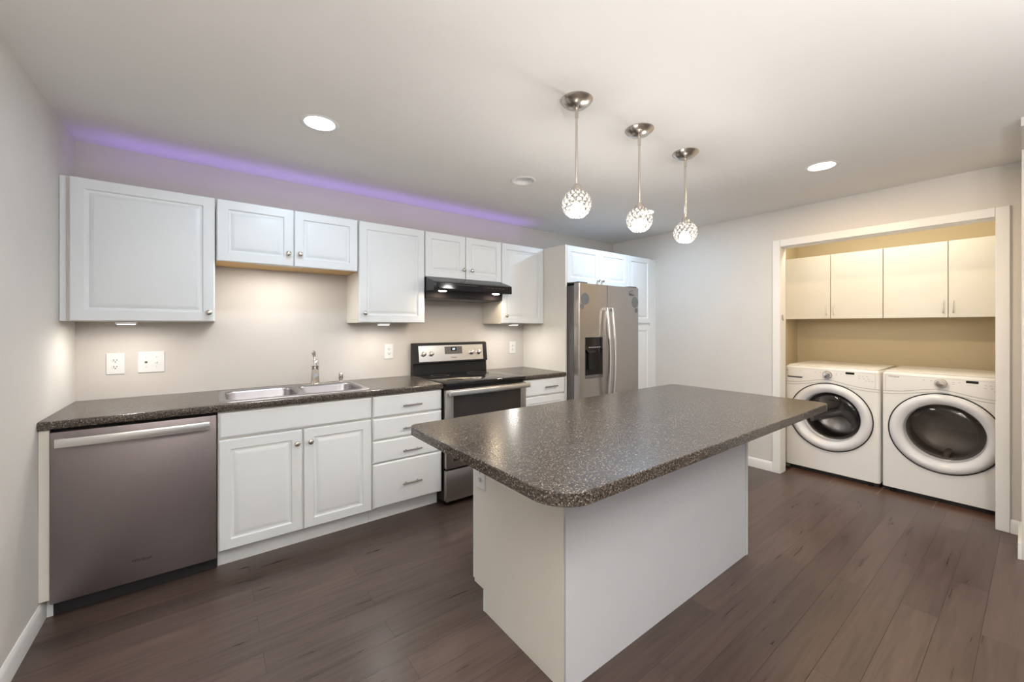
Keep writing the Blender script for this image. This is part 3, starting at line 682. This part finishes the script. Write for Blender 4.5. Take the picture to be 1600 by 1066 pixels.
# ------------------------------------------------------------------ pendants
def pendant(label, x, y):
    t = thing('pendant_light', label, 'pendant light', (x, y, ZC), 'pendants over the island')
    part('canopy', MB().lathe([(.0001, -.0002), (.075, -.0002), (.076, -.004), (.070, -.012), (.045, -.030), (.022, -.036), (.012, -.038), (.0001, -.038)], (x, y, ZC), n=40), NICKEL, t, ang=50)
    part('swivel', MB().lathe([(.0001, -.036), (.0085, -.036), (.0085, -.085), (.0001, -.086)], (x, y, ZC), n=16), NICKEL, t)
    zt = 1.995
    part('rod', MB().cyl((x, y, zt - .01), (x, y, ZC - .07), .0058, 14), NICKEL, t)
    part('socket_cap', MB().lathe([(.0001, .014), (.012, .014), (.018, .006), (.023, -.004), (.0235, -.018), (.0001, -.018)], (x, y, zt), n=24), NICKEL, t, ang=50)
    c = Vector((x, y, 1.916)); r = .0655
    cage = MB(); bead = MB(); n = 14; rows = 9
    def P(th, i2, rr): return c + Vector((rr * math.sin(th) * math.cos(i2), rr * math.sin(th) * math.sin(i2), rr * math.cos(th)))
    ths = [math.radians(18 + k * (130 / (rows - 1))) for k in range(rows)]
    for k in range(rows):
        for i in range(n):
            ph = 2 * PI * (i + .5 * (k % 2)) / n
            dn = min(1.0, math.sin(ths[k]) * 1.0)
            br = r * 2 * PI * math.sin(ths[k]) / n * .47; bh = r * math.radians(130 / (rows - 1)) * .60
            p = P(ths[k], ph, r); nrm = (p - c).normalized()
            rot = nrm.to_track_quat('Z', 'Y').to_matrix().to_4x4()
            mt = Matrix.Translation(p) @ rot @ Matrix.Diagonal((max(.003, min(br, .0105)), max(.003, min(br, .0105)) if br < bh else bh, .004, 1))
            bmesh.ops.create_icosphere(bead.b, subdivisions=1, radius=1, matrix=mt)
            if k < rows - 1:
                for s in (-.5, .5):
                    cage.tube([P(ths[k], ph, r * 1.0) if False else P(ths[k] + (ths[1] - ths[0]) * .5, ph + s * 2 * PI / n * 1.0, r * 1.012), P(ths[k] - (ths[1] - ths[0]) * .5, ph, r * 1.012)], .0017, 5)
    part('wire_cage', cage, NICKD, t)
    part('crystal_beads', bead, CRYSTAL, t, 'rows of clear crystal beads', 10)
    part('bulb', MB().sphere(c - Z1 * .024, .031, 20, 14), E_BULB, t, 'glowing white bulb')
    light('pendant_light', 'POINT', c - Z1 * .13, P_PEND, WHITE, t, .06)
pendant('pendant with crystal ball shade nearest the viewer, leftmost of three', 1.985, -2.018)
pendant('pendant with crystal ball shade in the middle of the row', 2.461, -2.025)
pendant('pendant with crystal ball shade farthest along the island, rightmost of three', 2.933, -2.020)

# ------------------------------------------------------------------ uplights added out of view behind the viewer to brighten the ceiling
def fill_uplight(label, x, y, pw):
    t = thing('fill_uplight', label, 'lamp', (x, y, 0), 'added fill uplights')
    part('base', MB().lathe([(.0001, 0), (.14, 0), (.14, .015), (.03, .03), (.0001, .03)], (x, y, 0), n=32), NICKD, t)
    part('pole', MB().cyl((x, y, .03), (x, y, 1.60), .012, 14), NICKD, t)
    part('lamp_shade', MB().lathe([(.012, 1.58), (.06, 1.60), (.15, 1.68), (.17, 1.72), (.165, 1.72), (.145, 1.685), (.05, 1.61), (.0001, 1.60)], (x, y, 0), n=36), NICKEL, t, ang=60)
    light('up_light', 'AREA', (x, y, 1.712), pw, (1, .985, .965), t, .28, rot=(PI, 0, 0))
fill_uplight('added fill uplight behind the viewer, on the left', .60, -4.10, P_UP * 1.55)
fill_uplight('added fill uplight behind the viewer, on the right', 2.10, -4.35, P_UP * .5)

# ------------------------------------------------------------------ laundry closet
WF = 5.035
def machine(kind, yc, label, glass, drum_m):
    t = thing(kind, label, kind, (5.40, yc, 0))
    y0, y1 = yc - .3415, yc + .3415; cz = .530; RI = .218; RO = .302
    body = MB().box(WF, 5.74, y0, y1, .036, .972, .022, 3, lambda c, d: (c.z > .9 or (c.x < 5.1 and abs(d.z) > .3)))
    body = bool_cut(body, [MB().cyl((4.9, yc, cz), (5.55, yc, cz), RI + .012, 56)])
    bd = part('body', body, APPW, t)
    part('base', MB().box(WF + .03, 5.72, y0 + .01, y1 - .01, .0, .0355), BLACKM, t)  # recessed black block stands in for the shadow under the machine
    # raised lid edge and console
    part('lid', MB().box(WF + .05, 5.735, y0 + .012, y1 - .012, .9722, .980, .004, 2), APPW, t)
    yl, yr = y1, y0       # the viewer sees +y on the left
    # door ring
    dn = Vector((-1, 0, 0)); o = (WF, yc, cz)
    rg = part('door', MB().lathe([(RO - .004, -.0005), (RO - .006, .010), (RO - .020, .026), (RO - .038, .032), (RO - .055, .028), (RI + .006, .010), (RI, -.008), (RI, -.055)], o, dn, 72), RINGW, t, ang=60)
    part('door_seam', MB().lathe([(RO - .006, -.0003), (RO - .006, .006), (RO + .003, .006), (RO + .003, -.0003)], o, dn, 72), BLACKM, rg)
    gl = [(RI - .001, -.050), (RI - .010, -.040), (RI - .05, -.030), (.08, -.024), (.0001, -.022)]
    part('window', MB().lathe(gl, o, dn, 48), glass, rg, ang=60)
    if kind == 'washer':
        part('gasket', MB().lathe([(RI + .010, -.058), (RI - .012, -.062), (RI - .034, -.085), (RI - .030, -.12), (RI + .01, -.125)], o, dn, 48), BLACKS, t, 'black rubber door gasket', 60)
        dm = part('drum', MB().lathe([(RI + .008, -.127), (RI + .008, -.40), (RI - .03, -.43), (.0001, -.44)], o, dn, 48), drum_m, t, ang=40)
        mb = MB()
        for k in range(3):
            a = math.radians(90 + 120 * k + 8); e = Vector((0, math.cos(a), math.sin(a)))
            p0 = Vector(o) + Vector((.39, 0, 0)); mb.tube([p0 + Vector((.03, 0, 0)), p0 + e * .07, p0 + e * .13 + Vector((-.04, 0, 0)), p0 + e * .18 + Vector((-.16, 0, 0)), p0 + e * .185 + Vector((-.24, 0, 0))], [.045, .034, .030, .030, .02], 12)
        part('baffles', mb, RIBM, dm, 'grey three-armed drum ribs', 60)
    else:
        part('gasket', MB().lathe([(RI + .010, -.058), (RI - .006, -.062), (RI - .010, -.12), (RI + .01, -.125)], o, dn, 48), DGREY, t, 'dark door seal', 60)
        dm = part('drum', MB().lathe([(RI + .008, -.127), (RI + .008, -.40), (RI - .03, -.43), (.0001, -.44)], o, dn, 48), drum_m, t, ang=40)
        mb = MB()
        for k in range(3):
            a = math.radians(30 + 120 * k); e = Vector((0, math.cos(a), math.sin(a)))
            p0 = Vector(o) + e * (RI - .004); mb.tube([p0 + Vector((.14, 0, 0)), p0 - e * .02 + Vector((.2, 0, 0)), p0 - e * .02 + Vector((.36, 0, 0))], [.014, .022, .02], 8)
        part('baffles', mb, drum_m, dm, ang=60)
    # swoosh seams under the console
    def seam(dz, m=SEAM, r=.0022):
        pts = []
        for i in range(33):
            s = i / 32; y = yl - .004 - (.675) * s
            h = math.exp(-((s - .47) / .24) ** 2) * .046
            pts.append((WF - .0004, y, .800 + dz + h))
        return MB().tube(pts, r, 6)
    part('console_seam', seam(.016), SEAM, t); part('console_seam', seam(-.006), SEAM, t)
    # console frame lines
    mb = MB().box(WF - .001, WF + .0005, yr + .028, yl - .022, .947, .9484).box(WF - .001, WF + .0005, yl - .0225, yl - .021, .822, .948).box(WF - .001, WF + .0005, yr + .0265, yr + .028, .822, .948)
    part('console_edge', mb, SEAM, t)
    ky, kz = (yc + .008, .908)
    kn = part('dial', MB().lathe([(.036, 0), (.036, .006), (.031, .009), (.029, .030), (.025, .036), (.0001, .038)], (WF - .0005, ky, kz), dn, 32), APPW if kind == 'dryer' else CHROME, t, 'chrome ringed selector dial', 40)
    part('dial_ring', MB().lathe([(.0365, .0), (.0375, .010), (.033, .016), (.031, .010)], (WF - .0006, ky, kz), dn, 32), CHROME, kn, ang=60)
    if kind == 'dryer': part('dial_cap', MB().lathe([(.027, .034), (.024, .042), (.0001, .044)], (WF - .0006, ky, kz), dn, 32), NICKEL, kn, ang=60)
    part('display', MB().box(WF - .0016, WF, yc - .178, yc - .118, .926, .944), BLACKG, t, 'black clock display')
    mb = MB()
    for dy, z in ((.06, .925), (.10, .925), (-.055, .925), (-.055, .912), (-.085, .925), (-.21, .918), (-.235, .918), (-.26, .918), (-.21, .898), (-.24, .898), (-.27, .898), (-.275, .88), (-.295, .88), (-.255, .88)):
        mb.box(WF - .0009, WF, yc + dy - .006, yc + dy + .006, z - .0018, z + .0018)
    for dy in (-.125, -.14, -.155, -.17): mb.box(WF - .0009, WF, yc + dy - .004, yc + dy + .004, .909, .911)
    part('console_buttons', mb, PRINT, t, 'small grey button marks')
    text('logo', 'Whirlpool', .018, LOGOS if kind == 'dryer' else LOGOD, t, (WF - .0002, yl - (.070 if kind == 'dryer' else .042), .936 if kind == 'dryer' else .925), -Y1, Z1, -X1, ext=.0008, shear=.15, wd=.062)
    if kind == 'washer':
        part('dispenser_drawer', MB().box(WF - .004, WF + .001, yl - .150, yl - .024, .872, .945, .003), APPW, t)
        part('drawer_slot', MB().box(WF - .0046, WF, yl - .140, yl - .024, .862, .8705), BLACKS, t)
    for y in (y0 + .06, y1 - .06): part('foot', MB().cyl((WF + .028, y, 0), (WF + .028, y, .036), .018, 12), BLACKS, t)
machine('washer', -2.186, 'white front-load washing machine with clear round window, left in the laundry', GLASSW, DRUMM)
machine('dryer', -2.883, 'white front-load dryer with dark tinted round window, right in the laundry', GLASSD, DRUMG)

CX = 5.500
def lcab(label, y_left, y_right):
    t = thing('laundry_cabinet', label, 'cabinet', (5.67, (y_left + y_right) / 2, 1.42), 'flat white cabinets above the laundry machines')
    part('body', MB().box(CX + .020, XB - .001, y_right, y_left, 1.42, 2.052), LCAB, t)
    ym = (y_left + y_right) / 2
    for a, b, hy in ((y_left - .0015, ym + .0025, ym + .028), (ym - .0025, y_right + .0015, ym - .028)):
        d = part('door', MB().panel((CX + .019, a, 1.418), -Y1, -X1, a - b, .634, FLAT), LCAB, t, ang=20)
        mb = MB().tube([(CX + .0005, hy, 1.457), (CX - .020, hy, 1.462), (CX - .024, hy, 1.475), (CX - .024, hy, 1.535), (CX - .020, hy, 1.548), (CX + .0005, hy, 1.553)], .0045, 10)
        part('handle', mb, PLAST, d, ang=60)
lcab('left pair of flat white doors above the washing machine', -1.692, -2.4640)
lcab('right pair of flat white doors above the dryer', -2.4665, -3.2680)
t = thing('closet_light', 'light on the laundry closet ceiling', 'ceiling light', (5.02, -2.5, ZC))
part('housing', MB().box(4.96, 5.08, -2.85, -2.15, ZC - .03, ZC - .0005, .006), PLAST, t)
for y in (-2.75, -2.25):
    part('bulb', MB().sphere((5.02, y, ZC - .075), .045, 20, 12), E_PUCK, t, 'glowing globe bulb')
    light('closet_lamp', 'POINT', (5.02, y, ZC - .17), P_LAUNDRY, (1, .90, .70), t, .045)
# catch on the casing and hose end
single('door_catch', MB().box(XR + .022, XR + .050, YO0 - .0625, YO0 - .068, 1.405, 1.448, .004).cyl((XR + .036, YO0 - .066, 1.400), (XR + .036, YO0 - .074, 1.400), .006, 10), NICKEL, 'small metal catch on the left jamb of the laundry opening', 'catch', (XR + .036, YO0 - .0625, 1.405))
single('drain_hose', MB().tube([(4.99, -1.715, .030), (5.0, -1.76, .06), (4.99, -1.80, .055), (4.985, -1.83, .034), (4.99, -1.865, .022), (4.99, -1.90, .020)], .019, 12), RUBBER, 'dark hose end on the tile beside the washing machine', 'hose', (5.0, -1.80, 0), ang=60)
